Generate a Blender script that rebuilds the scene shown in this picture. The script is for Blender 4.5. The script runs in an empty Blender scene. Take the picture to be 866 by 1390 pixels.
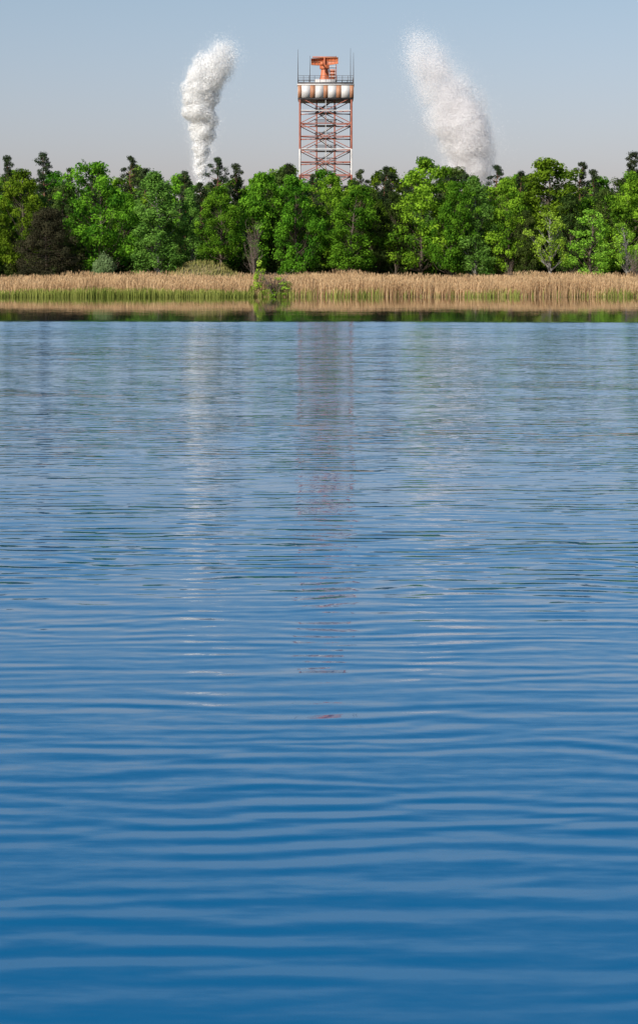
import bpy, math, numpy as np
from mathutils import Vector
SC=bpy.context.scene
F=3000.0; HZ=367.0; CH=3.5
def px(x,y,d): return ((x-433)/F*d, d, CH+(HZ-y)/F*d)
def link(o,parent=None):
    SC.collection.objects.link(o)
    if parent: o.parent=parent
    return o
def empty(name,loc=(0,0,0)):
    e=bpy.data.objects.new(name,None); e.location=loc; e.empty_display_size=0.5
    return link(e)
# ---------------------------------------------------------------- mesh helper
class MB:
    def __init__(s): s.v=[];s.f=[];s.m=[];s.t=[];s.n=0
    def add(s,v,f,mat=0,tone=0.5):
        v=np.asarray(v,dtype=np.float32).reshape(-1,3); f=np.asarray(f,dtype=np.int32).reshape(-1,4)
        s.v.append(v); s.f.append(f+s.n); s.n+=len(v)
        s.m.append(np.full(len(f),mat,dtype=np.int32))
        s.t.append(np.broadcast_to(np.asarray(tone,dtype=np.float32),(len(f),)).copy())
    def mesh(s,name,mats,smooth=False):
        v=np.concatenate(s.v);f=np.concatenate(s.f);m=np.concatenate(s.m);t=np.concatenate(s.t)
        me=bpy.data.meshes.new(name); me.vertices.add(len(v)); me.vertices.foreach_set('co',v.ravel())
        me.loops.add(len(f)*4); me.loops.foreach_set('vertex_index',f.ravel())
        me.polygons.add(len(f)); me.polygons.foreach_set('loop_start',np.arange(len(f),dtype=np.int32)*4)
        me.polygons.foreach_set('material_index',m)
        if smooth: me.polygons.foreach_set('use_smooth',np.ones(len(f),dtype=bool))
        for a in mats: me.materials.append(a)
        at=me.attributes.new('tone','FLOAT','FACE'); at.data.foreach_set('value',t)
        me.update(calc_edges=True); return me
    def obj(s,name,mats,parent=None,smooth=False):
        return link(bpy.data.objects.new(name,s.mesh(name,mats,smooth)),parent)
BOXF=[[0,1,3,2],[4,6,7,5],[0,4,5,1],[2,3,7,6],[0,2,6,4],[1,5,7,3]]
def box(mb,a,b,mat=0,tone=.5):
    v=[(x,y,z) for x in (a[0],b[0]) for y in (a[1],b[1]) for z in (a[2],b[2])]
    mb.add(v,BOXF,mat,tone)
def tube(mb,pts,rad,k=5,mat=0,tone=.5):
    pts=np.asarray(pts,float); n=len(pts); V=[]
    for i in range(n):
        d=pts[min(i+1,n-1)]-pts[max(i-1,0)]; d/=np.linalg.norm(d)+1e-9
        up=np.array([0,0,1.]) if abs(d[2])<.9 else np.array([1.,0,0])
        a=np.cross(d,up);a/=np.linalg.norm(a);b=np.cross(d,a)
        for j in range(k):
            an=2*math.pi*j/k+math.pi/4; V.append(pts[i]+rad[i]*(math.cos(an)*a+math.sin(an)*b))
    Fc=[[i*k+j,i*k+(j+1)%k,(i+1)*k+(j+1)%k,(i+1)*k+j] for i in range(n-1) for j in range(k)]
    mb.add(V,Fc,mat,tone)
def beam(mb,a,b,th,mat=0): tube(mb,[a,b],[th*.7,th*.7],4,mat)
def unit(a): return a/(np.linalg.norm(a,axis=1,keepdims=True)+1e-9)
def flakes(mb,c,nrm,size,asp=.6,mat=0,tone=.5,rng=None,droop=False):
    n=len(c); nrm=unit(nrm)
    r=rng.normal(size=(n,3))
    if droop: r[:,2]-=1.5
    u=unit(np.cross(nrm,r)); w=np.cross(nrm,u)
    s=(size*np.ones(n))[:,None]*.5
    V=np.stack([c-u*s,c+w*s*asp,c+u*s,c-w*s*asp],1).reshape(-1,3)
    mb.add(V,np.arange(4*n).reshape(n,4),mat,tone)
# ---------------------------------------------------------------- materials
def mat(name):
    m=bpy.data.materials.new(name); m.use_nodes=True; nt=m.node_tree
    return m,nt,nt.nodes['Principled BSDF'],nt.nodes['Material Output']
def N(nt,t,**k):
    n=nt.nodes.new(t)
    for a,b in k.items(): setattr(n,a,b)
    return n
def foliage(name,dark,light,trans=.3,ov=.32):
    m,nt,p,out=mat(name); nt.nodes.remove(p)
    at=N(nt,'ShaderNodeAttribute',attribute_name='tone')
    oi=N(nt,'ShaderNodeObjectInfo')
    mx=N(nt,'ShaderNodeMix',data_type='RGBA'); mx.inputs[6].default_value=(*dark,1); mx.inputs[7].default_value=(*light,1)
    nt.links.new(at.outputs['Fac'],mx.inputs[0])
    hs=N(nt,'ShaderNodeHueSaturation')
    mr=N(nt,'ShaderNodeMapRange'); mr.inputs[3].default_value=1-ov; mr.inputs[4].default_value=1+ov
    nt.links.new(oi.outputs['Random'],mr.inputs[0]); nt.links.new(mr.outputs[0],hs.inputs['Value'])
    mr2=N(nt,'ShaderNodeMapRange'); mr2.inputs[3].default_value=.465 if ov else .5; mr2.inputs[4].default_value=.512 if ov else .5
    ml=N(nt,'ShaderNodeMath',operation='MULTIPLY'); ml.inputs[1].default_value=7.31
    fr=N(nt,'ShaderNodeMath',operation='FRACT')
    nt.links.new(oi.outputs['Random'],ml.inputs[0]);nt.links.new(ml.outputs[0],fr.inputs[0]);nt.links.new(fr.outputs[0],mr2.inputs[0]);nt.links.new(mr2.outputs[0],hs.inputs['Hue'])
    nt.links.new(mx.outputs[2],hs.inputs['Color'])
    df=N(nt,'ShaderNodeBsdfDiffuse'); nt.links.new(hs.outputs[0],df.inputs[0])
    tr=N(nt,'ShaderNodeBsdfTranslucent'); nt.links.new(hs.outputs[0],tr.inputs[0])
    ms=N(nt,'ShaderNodeMixShader'); ms.inputs[0].default_value=trans
    nt.links.new(df.outputs[0],ms.inputs[1]);nt.links.new(tr.outputs[0],ms.inputs[2]);nt.links.new(ms.outputs[0],out.inputs[0])
    return m
def simple(name,c1,c2,scale=2.,rough=.7,metal=0.):
    m,nt,p,out=mat(name)
    tc=N(nt,'ShaderNodeTexCoord'); no=N(nt,'ShaderNodeTexNoise'); no.inputs['Scale'].default_value=scale; no.inputs['Detail'].default_value=6
    cr=N(nt,'ShaderNodeValToRGB'); cr.color_ramp.elements[0].position=.35;cr.color_ramp.elements[1].position=.65
    cr.color_ramp.elements[0].color=(*c1,1);cr.color_ramp.elements[1].color=(*c2,1)
    nt.links.new(tc.outputs['Object'],no.inputs['Vector']);nt.links.new(no.outputs['Fac'],cr.inputs[0]);nt.links.new(cr.outputs[0],p.inputs['Base Color'])
    p.inputs['Roughness'].default_value=rough;p.inputs['Metallic'].default_value=metal
    return m
M_bark=simple('bark',(.05,.035,.025),(.12,.09,.06),3)
M_pbark=simple('pine_bark',(.10,.045,.025),(.20,.09,.045),2)
M_birch=simple('birch_bark',(.10,.09,.08),(.34,.32,.29),4)
M_twig=simple('dry_twig',(.14,.10,.08),(.22,.17,.13),3)
M_leaf=foliage('broadleaf_foliage',(.035,.12,.010),(.20,.42,.030),.38)
M_leafb=foliage('birch_foliage',(.09,.19,.03),(.26,.45,.075),.38,.2)
M_leafy=foliage('young_foliage',(.17,.34,.025),(.40,.66,.08),.4,.1)
M_pine=foliage('pine_needles',(.016,.030,.014),(.055,.080,.032),.1)
M_bush=foliage('shrub_foliage',(.022,.052,.012),(.085,.14,.03),.25)
M_grey=foliage('willow_foliage',(.12,.20,.07),(.26,.38,.17),.3,.1)
M_reed=foliage('dry_reed',(.46,.30,.16),(.84,.61,.36),.3,0)
M_reedg=foliage('green_reed',(.17,.22,.04),(.40,.42,.11),.3,0)
M_grass=foliage('dry_grass',(.17,.19,.05),(.40,.34,.13),.2,0)
M_conif=foliage('dark_conifer_foliage',(.022,.026,.014),(.065,.065,.032),.1,.1)
# ---------------------------------------------------------------- trees
def clump(mb,rng,c,r,n,size,mat,ctone,sq=.75,asp=.6,droop=False):
    d=unit(rng.normal(size=(n,3))); rr=r*rng.uniform(0.15,1,n)**.45
    rr*=1+.25*rng.normal(size=n)*.6
    p=c+d*rr[:,None]*np.array([1,1,sq])
    nr=d*1.0+rng.normal(size=(n,3))*.55+np.array([0,0,.25])
    t=np.clip(ctone+rng.normal(size=n)*.16,0,1)
    flakes(mb,p,nr,size*rng.uniform(.6,1.4,n),asp,mat,t,rng,droop)
def broad(name,seed,H=14.,R=4.2,base=.22,nc=95,nl=190,size=.30,fm=None,bark=None,narrow=0.,rc=(.75,1.35),droop=False,topw=.55):
    rng=np.random.default_rng(seed); mb=MB()
    lean=rng.normal(size=2)*.35
    tp=[]; 
    for i in range(7):
        t=i/6; tp.append((lean[0]*t*t+.12*rng.normal(),lean[1]*t*t+.12*rng.normal(),H*.93*t-.4))
    tr=[.24*(1-.88*i/6)+.02 for i in range(7)]
    tube(mb,tp,tr,7,0); tp=np.array(tp)
    lob=[(rng.uniform(0,6.28),rng.uniform(.0,.4)) for _ in range(4)]
    for i in range(nc):
        t=(i+.5)/nc; t=base+(1-base)*t**.9
        u=(t-base)/(1-base)
        prof=(math.sin(math.pi*min(1,(u*.86+.14)))**topw)*(1-narrow*u)
        a=rng.uniform(0,6.283); lf=1+sum(q*math.cos(a-ph+3*u) for ph,q in lob)*.5
        q=rng.uniform(.1,1)**.5*R*prof*lf*rng.uniform(.8,1.1)
        z=H*t+rng.normal()*.35
        tx=np.interp(z,tp[:,2],tp[:,0]);ty=np.interp(z,tp[:,2],tp[:,1])
        c=np.array([tx+q*math.cos(a),ty+q*math.sin(a),min(z,H-.3)])
        r=rng.uniform(*rc)*(1-.35*u)
        clump(mb,rng,c,r,int(nl*(r/1.05)**2),size,1,rng.uniform(.05,.95),droop=droop,sq=.95 if droop else .75)
        zb=max(H*base*.6,c[2]-q*.9-.5); bx=np.interp(zb,tp[:,2],tp[:,0]);by=np.interp(zb,tp[:,2],tp[:,1])
        b0=np.array([bx,by,zb]); mid=(b0+c)/2+np.array([0,0,-.15*q])+rng.normal(size=3)*.15
        br=.03+.05*(1-u)
        tube(mb,[b0,mid,c],[br,br*.6,br*.2],4,0)
    return mb.mesh(name,[bark or M_bark,fm or M_leaf])
def pine(name,seed,H=15.,R=3.0,base=.45,nc=46):
    rng=np.random.default_rng(seed); mb=MB()
    tp=np.array([(.25*rng.normal()*t,.25*rng.normal()*t,H*.97*t-.4) for t in np.linspace(0,1,8)])
    tube(mb,tp,[.22*(1-.85*t)+.015 for t in np.linspace(0,1,8)],7,0)
    for i in range(nc):
        u=(i+.5)/nc; t=base+(1-base)*u; a=rng.uniform(0,6.283)
        prof=(1-u)**.7*.95+.06 
        q=R*prof*rng.uniform(.2,1.15); z=H*t
        tx=np.interp(z,tp[:,2],tp[:,0]);ty=np.interp(z,tp[:,2],tp[:,1])
        c=np.array([tx+q*math.cos(a),ty+q*math.sin(a),min(z+q*.15,H-.2)])
        r=rng.uniform(.45,.9)*(1-.35*u)
        clump(mb,rng,c,r,int(150*r/.7),.24,1,rng.uniform(.05,.9),sq=.6,asp=.35)
        b0=np.array([tx,ty,z-.3*q]); tube(mb,[b0,(b0+c)/2+[0,0,-.1],c],[.06,.04,.015],4,0)
    return mb.mesh(name,[M_pbark,M_pine])
def shrub(name,seed,H=3.,R=2.,nc=26,nl=150,size=.22,fm=None,rc=(.4,.75)):
    rng=np.random.default_rng(seed); mb=MB()
    for i in range(nc):
        a=rng.uniform(0,6.283);u=rng.uniform(0,1)
        q=R*math.sqrt(max(0,1-u*u*.95))*rng.uniform(.2,1); c=np.array([q*math.cos(a),q*math.sin(a),.25+u*(H-.6)])
        clump(mb,rng,c,rng.uniform(*rc),nl,size,1,rng.uniform(.1,.9))
        tube(mb,[(rng.normal()*.15,rng.normal()*.15,-.3),c*[.4,.4,.5],c],[.04,.03,.01],4,0)
    return mb.mesh(name,[M_bark,fm or M_bush])
def conifer_bush(name,seed,H=10.,R=4.7):
    rng=np.random.default_rng(seed); mb=MB()
    tube(mb,[(0,0,-.4),(0.1,0,H*.5),(0,.1,H*.95)],[.25,.15,.02],6,0)
    for i in range(170):
        u=(i+.5)/170; a=rng.uniform(0,6.283); prof=(1-u)**.5*.97+.08
        q=R*prof*rng.uniform(.35,1.05)
        c=np.array([q*math.cos(a),q*math.sin(a),.5+u*(H-.9)])
        clump(mb,rng,c,rng.uniform(.6,1.1),190,.24,1,rng.uniform(.0,.8),sq=.6,asp=.35)
        tube(mb,[(0,0,c[2]-.3),c],[.05,.015],4,0)
    return mb.mesh(name,[M_bark,M_conif])
def bare(name,seed,H=6.,R=1.5,n=14):
    rng=np.random.default_rng(seed); mb=MB()
    for i in range(n):
        a=rng.uniform(0,6.283);q=R*rng.uniform(.1,1);h=H*rng.uniform(.55,1)
        e=np.array([q*math.cos(a),q*math.sin(a),h]); b=np.array([rng.normal()*.15,rng.normal()*.15,-.3]); m=(b+e)/2+rng.normal(size=3)*.2; m[:2]*=.6
        tube(mb,[b,m,e],[.05,.03,.01],4,0)
        for k in range(9):
            t=rng.uniform(.35,.95); s=b*(1-t)+e*t; s[:2]=(m[:2]*(1-abs(2*t-1))+e[:2]*max(0,2*t-1))
            f=s+np.array([rng.normal()*.45,rng.normal()*.45,rng.uniform(.4,1.1)])
            tube(mb,[s,f],[.02,.006],3,0)
            for kk in range(2): tube(mb,[(s+f)/2,(s+f)/2+np.array([rng.normal()*.3,rng.normal()*.3,rng.uniform(.2,.5)])],[.012,.005],3,0)
    return mb.mesh(name,[M_twig])
BR=[broad('broadleaf_mesh%d'%i,10+i,14,4.4,[.14,.16,.10,.12][i],[125,110,135,110][i],narrow=[.05,.3,0,.15][i]) for i in range(4)]
BI=[broad('birch_mesh%d'%i,30+i,14,3.3,.08,130,330,.24,M_leafb,M_birch,narrow=.35,rc=(.6,1.1),droop=True,topw=.7) for i in range(2)]
DK=[broad('oak_mesh%d'%i,50+i,14,4.0,.15,95,190,.28,M_bush,None,narrow=.2) for i in range(2)]
PI=[pine('pine_mesh%d'%i,70+i,15,[3,2.6,3.3][i],[.3,.35,.28][i],74) for i in range(3)]
YO=[broad('young_mesh%d'%i,90+i,9,2.6,[.36,.12][i],[52,80][i],[170,190][i],.24,M_leafy,M_bark if i else M_birch,rc=(.45,.85),narrow=.1) for i in range(2)]
SH=[shrub('shrub_mesh%d'%i,110+i) for i in range(3)]
SG=shrub('willow_shrub_mesh',120,2.6,1.9,34,190,.18,M_grey)
SY=shrub('sapling_mesh',121,3.2,1.2,16,70,.2,M_leafy,(.3,.5))
CB=conifer_bush('conifer_mesh',130)
BA=bare('bare_shrub_mesh',140)
# ---------------------------------------------------------------- terrain
def hnoise(x,y): return .5*np.sin(x*.11+1.3)+.3*np.sin(x*.27+.4+y*.05)+.2*np.sin(x*.61+y*.2)
def ground_h(x,y):
    x=np.asarray(x,float);y=np.asarray(y,float)
    yy=y-290-1.0*hnoise(x,0*y)
    h=np.interp(yy,[-40,-3,0,6,14,26,60,400,1e5],[-2.5,-.5,0,.5,1.1,1.8,2.3,3.0,3.0])
    h=h+np.where(yy>3,.12*np.sin(x*.5)*np.sin(y*.4),0)
    mx,my=-16.6,308.
    h=h+2.9*np.exp(-(((x-mx)/5.2)**2)**1.4-((y-my)/3.4)**2)+ 1.2*np.exp(-((x-2)/14.)**2-((y-308)/3.)**2)
    return h
xs=np.concatenate([[-6000,-3000,-1500,-700,-350],np.arange(-200,201,2.),[350,700,1500,3000,6000]])
ys=np.concatenate([[250,270,280],np.arange(284,330,.75),np.arange(330,420,6),[450,500,600,800,1200,2000,4000,9000]])
X,Y=np.meshgrid(xs,ys); Z=ground_h(X,Y)
nx=len(xs);ny=len(ys); I=np.arange(nx*ny).reshape(ny,nx)
FQ=np.stack([I[:-1,:-1],I[:-1,1:],I[1:,1:],I[1:,:-1]],-1).reshape(-1,4)
mb=MB(); mb.add(np.stack([X,Y,Z],-1).reshape(-1,3),FQ)
M_ground=simple('meadow_ground',(.05,.055,.02),(.20,.16,.07),.35,.95)
mb.obj('ground',[M_ground],smooth=True)
# ---------------------------------------------------------------- water
wm,nt,p,out=mat('lake_water')
geo=N(nt,'ShaderNodeNewGeometry'); L=nt.links.new
sep=N(nt,'ShaderNodeSeparateXYZ'); L(geo.outputs['Position'],sep.inputs[0])
def noise(sx,sy,rot,detail,dist=0.,off=0.,rough=.5):
    mp=N(nt,'ShaderNodeMapping'); mp.inputs['Scale'].default_value=(sx,sy,1); mp.inputs['Rotation'].default_value=(0,0,rot); mp.inputs['Location'].default_value=(off,off*1.7,0)
    L(geo.outputs['Position'],mp.inputs[0]); no=N(nt,'ShaderNodeTexNoise'); no.noise_dimensions='2D'
    no.inputs['Scale'].default_value=1; no.inputs['Detail'].default_value=detail; no.inputs['Distortion'].default_value=dist; no.inputs['Roughness'].default_value=rough
    L(mp.outputs[0],no.inputs['Vector']); return no
def math_(op,a,b=None,clamp=False,c=None):
    m=N(nt,'ShaderNodeMath',operation=op); m.use_clamp=clamp
    for i,q in enumerate((a,b,c)):
        if q is None: continue
        if isinstance(q,(int,float)): m.inputs[i].default_value=q
        else: L(q,m.inputs[i])
    return m.outputs[0]
def cen(n): return math_('SUBTRACT',n.outputs['Fac'],.5)
def sumv(*a):
    r=a[0]
    for q in a[1:]: r=math_('ADD',r,q)
    return r
def curve(inp,pts):
    cr=N(nt,'ShaderNodeFloatCurve'); L(inp,cr.inputs['Value']); c=cr.mapping.curves[0]
    c.points[0].location=pts[0]; c.points[1].location=pts[-1]
    for q in pts[1:-1]: c.points.new(*q)
    for q in c.points: q.handle_type='VECTOR'
    cr.mapping.update(); return cr.outputs[0]
def train(ky,kx,ph,amp_noise):
    f=sumv(math_('MULTIPLY',sep.outputs['Y'],ky),math_('MULTIPLY',sep.outputs['X'],kx),ph)
    return math_('MULTIPLY',math_('SINE',f),amp_noise)
def anoise(*a):
    m=N(nt,'ShaderNodeMapRange'); m.inputs[1].default_value=.33;m.inputs[2].default_value=.68;m.inputs[3].default_value=.3;m.inputs[4].default_value=1.6
    L(noise(*a).outputs['Fac'],m.inputs[0]); return m.outputs[0]
an1=anoise(.45,.8,.05,1.,.3,9.); an2=anoise(.6,1.1,-.08,1.,.3,19.)
t1=train(14.,.7,math_('MULTIPLY',noise(.28,.34,.0,2.,.2,3.).outputs['Fac'],20.),an1)
t2=train(21.5,-1.9,math_('MULTIPLY',noise(.42,.55,.0,2.,.2,33.).outputs['Fac'],20.),an2)
w2=cen(noise(1.1,5.0,-.06,2.,.4,11.)); w3=cen(noise(5.,13.,.05,2.,0,23.)); w0=cen(noise(.14,.55,.04,2.,.4,51.))
lx=cen(noise(1.1,2.4,.3,2.,.3,41.)) 
patch=noise(.035,.10,0.,3.,.5,7.)
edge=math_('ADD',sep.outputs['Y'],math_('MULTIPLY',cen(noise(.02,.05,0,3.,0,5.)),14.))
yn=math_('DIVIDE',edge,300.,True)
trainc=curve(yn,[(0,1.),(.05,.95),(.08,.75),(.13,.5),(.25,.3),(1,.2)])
tr_=math_('MULTIPLY',sumv(math_('MULTIPLY',t1,.042),math_('MULTIPLY',t2,.026)),trainc)
sy=sumv(tr_,math_('MULTIPLY',w2,.10),math_('MULTIPLY',w3,.06),math_('MULTIPLY',w0,.05))
ampc=curve(yn,[(0,1.),(.05,1.),(.10,1.),(.2,1.),(.40,.95),(.49,.95),(.512,.22),(.55,.15),(1,.12)])
biasc=curve(yn,[(0,.015),(.06,.005),(.13,.03),(.2,.18),(.33,.42),(.42,.60),(.49,.80),(.512,.12),(.6,.10),(.75,.05),(1,.015)])
pm=N(nt,'ShaderNodeMapRange'); pm.inputs[1].default_value=.35;pm.inputs[2].default_value=.65;pm.inputs[3].default_value=.7;pm.inputs[4].default_value=1.25
L(patch.outputs['Fac'],pm.inputs[0])
amp=math_('MULTIPLY',ampc,pm.outputs[0])
sya=math_('SMOOTH_MIN',math_('MULTIPLY',sy,amp),.048,False,.035)
cb=N(nt,'ShaderNodeCombineXYZ'); L(math_('MULTIPLY',math_('MULTIPLY',lx,.07),amp),cb.inputs[0])
L(math_('SUBTRACT',sya,math_('MULTIPLY',biasc,.064)),cb.inputs[1]); cb.inputs[2].default_value=1
nm=N(nt,'ShaderNodeVectorMath',operation='NORMALIZE'); L(cb.outputs[0],nm.inputs[0]); L(nm.outputs[0],p.inputs['Normal'])
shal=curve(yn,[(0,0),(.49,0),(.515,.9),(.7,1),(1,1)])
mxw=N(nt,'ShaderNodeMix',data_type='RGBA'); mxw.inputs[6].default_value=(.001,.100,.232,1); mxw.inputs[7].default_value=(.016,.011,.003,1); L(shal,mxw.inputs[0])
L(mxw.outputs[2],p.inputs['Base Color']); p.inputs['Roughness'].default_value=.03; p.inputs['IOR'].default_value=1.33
mb=MB(); mb.add([(-3000,-300,0),(3000,-300,0),(3000,296,0),(-3000,296,0)],[[0,1,2,3]])
mb.obj('lake_water',[wm])
# ---------------------------------------------------------------- placement
rng=np.random.default_rng(5)
def put(name,me,x,d,top=None,width=None,basew=None,H0=14.,rot=None,parent=None,h=None):
    gz=float(ground_h(x,d)); 
    o=bpy.data.objects.new(name,me); o.location=(x,d,gz-.05)
    sz=h/H0; sx=(width/basew) if width else sz
    o.scale=(sx,sx,sz); o.rotation_euler=(0,0,rng.uniform(0,6.28) if rot is None else rot)
    return link(o,parent)
def tree(name,me,pxx,top,wpx,d,H0=14.,bw=8.6,rot=None):
    x=(pxx-433)/F*d; z=CH+(HZ-top)/F*d; gz=float(ground_h(x,d))
    return put(name,me,x,d,width=wpx/F*d,basew=bw,H0=H0,h=z-gz,rot=rot)
T=[('maple_tree',BR[0],140,220,104,312),('maple_tree',BR[1],572,214,104,313),('maple_tree',BR[2],742,218,120,319),
('alder_tree',BR[3],475,258,84,309),('alder_tree',BR[1],300,254,70,309),('alder_tree',BR[0],348,234,76,314),
('maple_tree',BR[2],402,240,70,312),('alder_tree',BR[2],690,242,72,313),('maple_tree',BR[3],845,234,84,314),
('maple_tree',BR[1],30,230,80,316),('alder_tree',BR[0],452,238,70,317),
('maple_tree',BR[0],612,246,64,309),('maple_tree',BR[1],905,235,90,314),('maple_tree',BR[2],-40,238,90,314)]
for n,m_,a,b,w,d in T: tree(n,m_,a,b,w,d)
for a,b,w,d in [(213,234,90,309),(645,240,72,311),(262,256,50,313)]: tree('birch_tree',BI[int(a)%2],a,b,w,d,bw=6.6)
for a,b,w,d in [(85,250,60,313),(505,262,50,313),(536,262,46,313),(378,258,50,316),(820,258,50,315),(775,262,50,313),(715,285,44,311)]: tree('oak_tree',DK[int(a)%2],a,b,w,d,bw=8)
for i,(a,b,w,d) in enumerate([(12,211,50,330),(60,207,60,332),(92,228,50,328),(178,212,54,330),(252,232,50,328),(295,214,66,328),(322,222,56,332),(392,222,50,330),(425,236,48,334),(490,230,56,330),(522,226,58,328),(628,236,52,330),(675,224,58,330),(706,232,48,333),(786,220,58,330),(806,230,54,328),(860,206,66,328),(-30,215,60,330),(900,215,60,330)]):
    tree('pine_tree',PI[i%3],a,b,w,d,H0=15.,bw=6.2)
tree('young_ash_tree',YO[0],748,286,58,303,H0=9,bw=5.2)
tree('young_ash_tree',YO[1],800,283,68,304,H0=9,bw=5.0)
tree('young_ash_tree',YO[0],852,302,44,304,H0=9,bw=5.0)
tree('spruce_tree',CB,64,280,100,306,H0=10,bw=9.6)
tree('willow_shrub',SG,141,342,40,304,H0=2.7,bw=4.0)
tree('bare_shrub',BA,344,300,32,304,H0=6,bw=3.0)
tree('bare_shrub',BA,860,335,26,302,H0=6,bw=3.0)
tree('sapling_shrub',SY,350,350,24,290.5,H0=3.2,bw=2.6)
tree('sapling_shrub',SY,378,374,40,290.0,H0=3.2,bw=2.8)
tree('bare_shrub',BA,372,366,60,289.6,H0=6,bw=3.2)
tree('bare_shrub',BA,691,352,14,300,H0=6,bw=3.0)
bf=empty('background_forest',(0,0,0))
for d,st,ht in [(324,4.6,13.4),(336,4.6,15.2),(350,5.2,16.4),(366,6,17.2)]:
    x=-115.
    while x<115:
        xx=x+rng.normal()*1.2; k=rng.uniform()
        me,H0=(BR[rng.integers(4)],14.) if k<.38 else ((PI[rng.integers(3)],15.) if k<.72 else ((DK[rng.integers(2)],14.) if k<.92 else (BI[rng.integers(2)],14.)))
        put('tree',me,xx,d+rng.normal()*1.5,width=None,H0=H0,h=ht*rng.uniform(.84,1.08),parent=bf); x+=st
ug=empty('undergrowth')
for d,st,s in [(316,2.2,1.),(320,2.7,1.3),(332,3.5,1.7),(372,3,2.8)]:
    x=-115.
    while x<115:
        put('shrub',SH[rng.integers(3)],x+rng.normal(),d+rng.normal(),H0=3.,h=3*s*rng.uniform(.6,1.25),parent=ug); x+=st
# ---------------------------------------------------------------- reeds & grass
def blades(name,n,xr,dr,hr,w,mat_,seed,heads=True,xmask=None,lean=.10,zoff=0):
    r=np.random.default_rng(seed)
    x=r.uniform(*xr,n); d0=r.uniform(0,1,n); y=dr[0]+(dr[1]-dr[0])*d0+1.0*hnoise(x,0*x)
    if xmask is not None:
        k=r.uniform(size=n)<xmask(x,y); x=x[k];y=y[k]
    n=len(x); z=ground_h(x,y); z=np.maximum(z,-.1)-.05+zoff
    vary=1+.10*np.sin(x*.21+1)+.07*np.sin(x*.83+y*.7)+.05*np.sin(x*2.7+y)
    h=r.uniform(*hr,n)*vary
    b=np.stack([x,y,z],1); ln=r.normal(size=(n,2))*lean*h[:,None]; ln[:,0]+=.05*h
    a=r.uniform(0,3.1416,n); u=np.stack([np.cos(a),np.sin(a),0*a],1)*(w*r.uniform(.6,1.4,n)*.5)[:,None]
    m_=b+np.stack([ln[:,0]*.3,ln[:,1]*.3,h*.6],1); t=b+np.stack([ln[:,0],ln[:,1],h],1)
    tone=np.clip(.5+.18*np.sin(x*.3+2*np.sin(y*.7))+.12*np.sin(x*1.1+.3*y)+r.normal(size=n)*.2,0,1)
    mb=MB(); V=np.stack([b-u,b+u,m_+u,m_-u,t+u*.3,t-u*.3],1).reshape(-1,3); i=np.arange(n)[:,None]*6
    mb.add(V,np.concatenate([i+[0,1,2,3],i+[3,2,4,5]],0),0,np.concatenate([tone*.9,tone]))
    if heads:
        hd=unit(t-m_)
        V=np.stack([t-hd*.1,t+u*1.3+hd*.12,t+hd*.34,t-u*1.3+hd*.12],1).reshape(-1,3)
        mb.add(V,np.arange(4*n).reshape(n,4),0,np.clip(tone*.7,0,1))
    return mb.obj(name,[mat_])
blades('reed_bed',130000,(-100,100),(289.5,303),(1.0,2.05),.05,M_reed,1)
blades('green_reed_bed',34000,(-100,100),(287.4,290.4),(.6,1.35),.06,M_reedg,2,False,
  xmask=lambda x,y:np.where(x<-8.5,1.,np.where(x<-1,.2,np.where(np.sin(x*.35)>.3,.18,.03))))
blades('bank_grass',70000,(-100,100),(302,318),(.25,.7),.09,M_grass,3,False)
# ---------------------------------------------------------------- radar tower
TD=420.; tx,_,_=px(442,0,TD); gz=float(ground_h(tx,TD)); pxm=TD/F
red=simple('red_steel_paint',(.28,.085,.055),(.40,.14,.09),.8,.6)
wht=simple('white_steel_paint',(.54,.51,.49),(.70,.67,.65),.7,.5)
org=simple('orange_paint',(.42,.10,.035),(.56,.16,.06),.6,.5)
tan=simple('faded_orange_panel',(.34,.15,.08),(.46,.22,.12),.6,.6)
drk=simple('dark_steel',(.05,.045,.05),(.11,.10,.10),1.,.5)
rt=empty('radar_tower',(tx,TD,gz))
zt=CH+(HZ-135)*pxm-gz; zp=CH+(HZ-115)*pxm-gz
hw=4.85
legs=MB(); nl=14; lv=np.linspace(-.2,zt,nl+1)
cor=[(-hw,-hw),(hw,-hw),(hw,hw),(-hw,hw)]
for (a,b) in cor:
    for i in range(nl): beam(legs,(a,b,lv[i]),(a,b,lv[i+1]),.34,0 if (i//2)%3!=1 else 1)
legs.obj('legs',[red,wht],rt)
br=MB()
for s in range(4):
    a=np.array(cor[s]);b=np.array(cor[(s+1)%4]); m_=(a+b)/2
    for i in range(nl):
        k=0 if i%3 else 1
        beam(br,(*a,lv[i+1]-.02),(*b,lv[i+1]-.02),.17,k)
        if i%2==0:
            z0,z2=lv[i],lv[min(i+2,nl)]
            beam(br,(*a,z0),(*b,z2),.14,0); beam(br,(*b,z0),(*a,z2),.14,0)
        beam(br,(*m_,lv[i]),(*m_,lv[i+1]),.10,1 if i%2 else 0)
br.obj('bracing',[red,wht],rt)
co=MB(); ch=1.7
cc=[(-ch,-ch),(ch,-ch),(ch,ch),(-ch,ch)]
for a,b in cc: beam(co,(a,b,0),(a,b,zt),.26,0)
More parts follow.
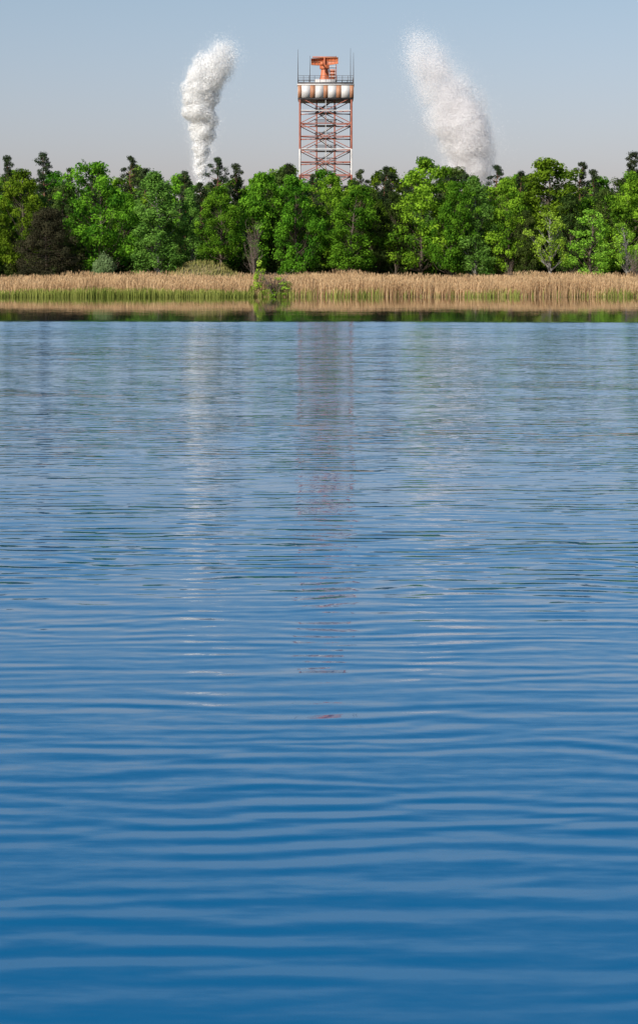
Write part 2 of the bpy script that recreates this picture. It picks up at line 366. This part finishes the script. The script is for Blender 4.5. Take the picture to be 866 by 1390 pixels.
for i in range(nl):
    z=lv[i+1]-.12
    box(co,(-ch-.3,-ch-.3,z-.12),(ch+.3,ch+.3,z),2)
    for s in range(4):
        a=np.array(cc[s])*1.15;b=np.array(cc[(s+1)%4])*1.15; beam(co,(*a,z+1.),(*b,z+1.),.11,2); beam(co,(*a,z+.5),(*b,z+.5),.09,2)
    sg=1 if i%2 else -1
    beam(co,(-ch*sg,-.8,lv[i]),(ch*sg,-.8,lv[i+1]),.34,2); beam(co,(-ch*sg,-1.5,lv[i]),(ch*sg,-1.5,lv[i+1]),.14,1)
    for a,b in zip(cor,cc): beam(co,(*a,z),(*b,z),.14,0)
co.obj('stair_core',[red,wht,drk],rt)
pf=MB(); P=5.2
box(pf,(-P+.1,-P+.1,zt-.35),(P-.1,P-.1,zt),2)
box(pf,(-P+.2,-P+.2,zt),(P-.2,P-.2,zp),1)
seq=[.6,1.4,.85,1.35,.75,1.35,.85,1.4,.6]; sc_=2*P/sum(seq)
e=-P
for i,q in enumerate(seq):
    a,b=e,e+q*sc_; e=b; mt=3 if i%2==0 else 1
    box(pf,(a,-P-.06,zt-.05),(b,-P+.2,zp-.55),mt); box(pf,(a,P-.2,zt-.05),(b,P+.06,zp-.55),mt)
    if i not in (0,len(seq)-1):
        box(pf,(-P-.06,a,zt-.05),(-P+.2,b,zp-.55),mt); box(pf,(P-.2,a,zt-.05),(P+.06,b,zp-.55),mt)
box(pf,(-P-.15,-P-.15,zp-.52),(P+.15,P+.15,zp-.28),1)
box(pf,(-P-.05,-P-.05,zp-.26),(P+.05,P+.05,zp+.05),2)
pf.obj('platform',[red,wht,drk,tan],rt)
rl=MB()
for s in range(4):
    a=np.array([(-P,-P),(P,-P),(P,P),(-P,P)][s],float);b=np.array([(-P,-P),(P,-P),(P,P),(-P,P)][(s+1)%4],float)
    for z in (.45,.85,1.25): beam(rl,(*a,zp+z),(*b,zp+z),.07,0)
    for t in np.linspace(0,1,11): q=a+(b-a)*t; beam(rl,(*q,zp),(*q,zp+1.3),.08,0)
rl.obj('railing',[drk],rt)
rd=MB()
for a,b,h in [(-P,-P,6.2),(P,-P,5.6),(-P+2.2,P,6.),(P-.4,P,7.5),(2.0,P,6)]:
    tube(rd,[(a,b,zp-.5),(a,b,zp+h*.5),(a,b,zp+h)],[.09,.06,.025],5,0)
rd.obj('lightning_rods',[drk],rt)
an=MB()
box(an,(-2.0,-1.6,zp+.06),(1.9,1.6,zp+.9),1); 
tube(an,[(-.2,0,zp+.9),(-.2,0,zp+1.6),(-.2,0,zp+3.6)],[1.1,.8,.6],12,0)
tube(an,[(-.2,0,zp+3.0),(-.2,0,zp+3.7)],[.95,.95],12,0)
for a,b in [(.6,-1.1),(2.0,-1.1),(2.0,1.1),(.6,1.1)]: beam(an,(a,b,zp+.9),(a,b,zp+3.6),.14,2)
for z in (1.5,2.1,2.7,3.3):
    beam(an,(.6,-1.1,zp+z),(2.,-1.1,zp+z),.1,1); beam(an,(2.,1.1,zp+z),(.6,1.1,zp+z),.1,1); beam(an,(.6,-1.1,zp+z),(.6,1.1,zp+z),.1,1);beam(an,(2.,-1.1,zp+z),(2.,1.1,zp+z),.1,1)
box(an,(.8,-.8,zp+.9),(1.8,.8,zp+2.9),0)
nu,nv=17,7; V=[]
for j in range(nv):
    for i in range(nu):
        u=(i/(nu-1)-.5)*2; v=(j/(nv-1)-.5)*2
        hgt=.72*(1-.2*u*u)
        V.append((u*2.55-.2,.9*(1-u*u)-.35*v*v, zp+4.45+v*hgt+.12*u))
V=np.array(V); 
Fq=[[j*nu+i,j*nu+i+1,(j+1)*nu+i+1,(j+1)*nu+i] for j in range(nv-1) for i in range(nu-1)]
an.add(V,Fq,0); V2=V+np.array([0,.12,0]); an.add(V2,[f[::-1] for f in Fq],0)
for i in range(0,nu,2):
    for j in range(nv-1): beam(an,V[j*nu+i]+[0,-.05,0],V[(j+1)*nu+i]+[0,-.05,0],.06,2 if i%4 else 3)
for j in (0,3,6):
    for i in range(nu-1): beam(an,V[j*nu+i]+[0,-.06,0],V[j*nu+i+1]+[0,-.06,0],.09,3)
beam(an,(-.2,.3,zp+3.6),(-.6,-2.2,zp+3.5),.16,0); box(an,(-1.0,-2.6,zp+3.4),(-.3,-2.0,zp+4.1),0)
box(an,(-2.5,.9,zp+5.25),(2.1,1.15,zp+5.45),0)
beam(an,(-.2,.0,zp+3.5),(-.2,.6,zp+5.3),.25,0)
an.obj('radar_antenna',[org,wht,red,tan],rt)
# ---------------------------------------------------------------- steam plumes
def steam(name,c1,c2,trn):
    sm=bpy.data.materials.new(name); sm.use_nodes=True; nt=sm.node_tree; nt.nodes.remove(nt.nodes['Principled BSDF'])
    at=N(nt,'ShaderNodeAttribute',attribute_name='tone'); mx=N(nt,'ShaderNodeMix',data_type='RGBA')
    mx.inputs[6].default_value=(*c1,1); mx.inputs[7].default_value=(*c2,1); nt.links.new(at.outputs['Fac'],mx.inputs[0])
    df=N(nt,'ShaderNodeBsdfDiffuse'); nt.links.new(mx.outputs[2],df.inputs[0])
    tr=N(nt,'ShaderNodeBsdfTranslucent'); nt.links.new(mx.outputs[2],tr.inputs[0]); ms=N(nt,'ShaderNodeMixShader'); ms.inputs[0].default_value=trn
    nt.links.new(df.outputs[0],ms.inputs[1]);nt.links.new(tr.outputs[0],ms.inputs[2]);nt.links.new(ms.outputs[0],nt.nodes['Material Output'].inputs[0])
    return sm
def plume(name,cl,seed,npuff,npp,size,wisp,jit=.25,edge=.08,prr=(.25,.55),smat=None,SD=1500.):
    r=np.random.default_rng(seed); mb=MB(); cl=np.array(cl,float); s=SD/F
    seg=np.linspace(0,1,len(cl))
    for i in range(npuff):
        t=r.uniform()
        x,y,R,dn=[np.interp(t,seg,cl[:,k]) for k in range(4)]
        pf_=r.uniform(*prr)
        dv=unit(r.normal(size=(1,3)))[0]*R*r.uniform(0,1)**.5*(1.05-pf_)
        c=np.array([(x-433)*s+dv[0]*s,SD+dv[1]*s,CH+(HZ-y)*s+dv[2]*s]); pr=R*s*pf_
        n=int(npp*dn*(pr/5)**2)+5
        d=unit(r.normal(size=(n,3))); 
        lump=1+.12*np.sin(d[:,0]*5+i)*np.sin(d[:,2]*6+2*i)+.08*np.sin(d[:,0]*13+i*2)*np.sin(d[:,2]*12+d[:,1]*9)
        rr=pr*lump*(r.uniform(.4,1,n)**.28)*(1+edge*r.normal(size=n)/max(dn,.2)**.5)
        p_=c+d*rr[:,None]
        flakes(mb,p_,d+r.normal(size=(n,3))*jit,size*r.uniform(.6,1.3,n),.95,0,np.clip(.6+.2*r.normal(size=n),0,1),r)
    n=wisp; t=r.uniform(size=n)**1.2; X=[np.interp(t,seg,cl[:,k]) for k in range(4)]
    g=r.normal(size=(n,3))*.42; 
    wob=np.stack([np.sin(X[1]*.13+g[:,2]*2)*5,0*t,0*t],1)
    p_=np.stack([(X[0]-433)*s,SD+0*t,CH+(HZ-X[1])*s],1)+(g*X[2][:,None]+wob)*s
    flakes(mb,p_,np.array([-.4,-.7,.4])+r.normal(size=(n,3))*.3,size*.7*r.uniform(.6,1.3,n),.9,0,.8,r)
    return mb.obj(name,[smat])
plume('steam_plume',[(274,330,6,.9),(274,235,8,1),(273,215,12,1),(275,190,18,1),(277,168,23,1),(270,150,26,1),(268,132,29,1),(276,114,33,.85),(288,97,34,.35),(298,82,30,.12),(306,64,24,.03)],3,330,2100,.38,45000,.20,.055,(.22,.55),steam('dense_steam',(.90,.90,.90),(.98,.97,.96),.25))
plume('steam_plume',[(640,330,24,1.),(640,250,34,1.),(640,225,40,1.),(637,203,46,1.),(630,180,48,1.),(620,155,50,.75),(606,130,50,.42),(590,102,45,.24),(577,78,38,.14),(564,55,28,.06)],4,480,900,.30,80000,.30,.10,(.2,.5),steam('thin_steam',(.88,.86,.87),(.97,.95,.95),.28))
# ---------------------------------------------------------------- light & sky
EL=math.radians(34); AZ=math.radians(214)
sd=Vector((math.sin(AZ)*math.cos(EL),math.cos(AZ)*math.cos(EL),math.sin(EL)))
sl=bpy.data.lights.new('sun','SUN'); sl.energy=5.0; sl.angle=math.radians(.5); sl.color=(1,.93,.83)
so=link(bpy.data.objects.new('sun',sl)); so.rotation_euler=sd.to_track_quat('Z','Y').to_euler()
W=bpy.data.worlds.new('World'); SC.world=W; W.use_nodes=True; nt=W.node_tree; bg=nt.nodes['Background']
sk=N(nt,'ShaderNodeTexSky'); sk.sky_type='NISHITA'; sk.sun_disc=False; sk.sun_elevation=EL; sk.sun_rotation=AZ; sk.dust_density=1.5; sk.air_density=1.; sk.ozone_density=2.
tc=N(nt,'ShaderNodeTexCoord'); sp=N(nt,'ShaderNodeSeparateXYZ'); nt.links.new(tc.outputs['Generated'],sp.inputs[0])
cr=N(nt,'ShaderNodeValToRGB'); nt.links.new(sp.outputs['Z'],cr.inputs[0])
e=cr.color_ramp.elements; e[0].position=.0; e[0].color=(.69,.575,.70,1); e[1].position=.75; e[1].color=(.38,.51,.62,1)
q=e.new(.12); q.color=(.62,.58,.60,1); q=e.new(.22); q.color=(.55,.65,.68,1); q=e.new(.42); q.color=(.33,.50,.60,1)
mu=N(nt,'ShaderNodeVectorMath',operation='MULTIPLY'); nt.links.new(sk.outputs[0],mu.inputs[0]); nt.links.new(cr.outputs[0],mu.inputs[1])
sc2=N(nt,'ShaderNodeVectorMath',operation='SCALE'); sc2.inputs['Scale'].default_value=1.2
nt.links.new(mu.outputs[0],sc2.inputs[0]); nt.links.new(sc2.outputs[0],bg.inputs[0])
bg.inputs[1].default_value=.15
# ---------------------------------------------------------------- camera
cd=bpy.data.cameras.new('camera'); cd.sensor_fit='VERTICAL'; cd.sensor_height=36; cd.lens=36*F/1390; cd.shift_y=-(695-HZ)/1390
cd.clip_start=.5; cd.clip_end=20000
co_=link(bpy.data.objects.new('camera',cd)); co_.location=(0,0,CH); co_.rotation_euler=(math.radians(90),0,0); SC.camera=co_
SC.view_settings.view_transform='Standard'; SC.view_settings.look='None'; SC.view_settings.exposure=0
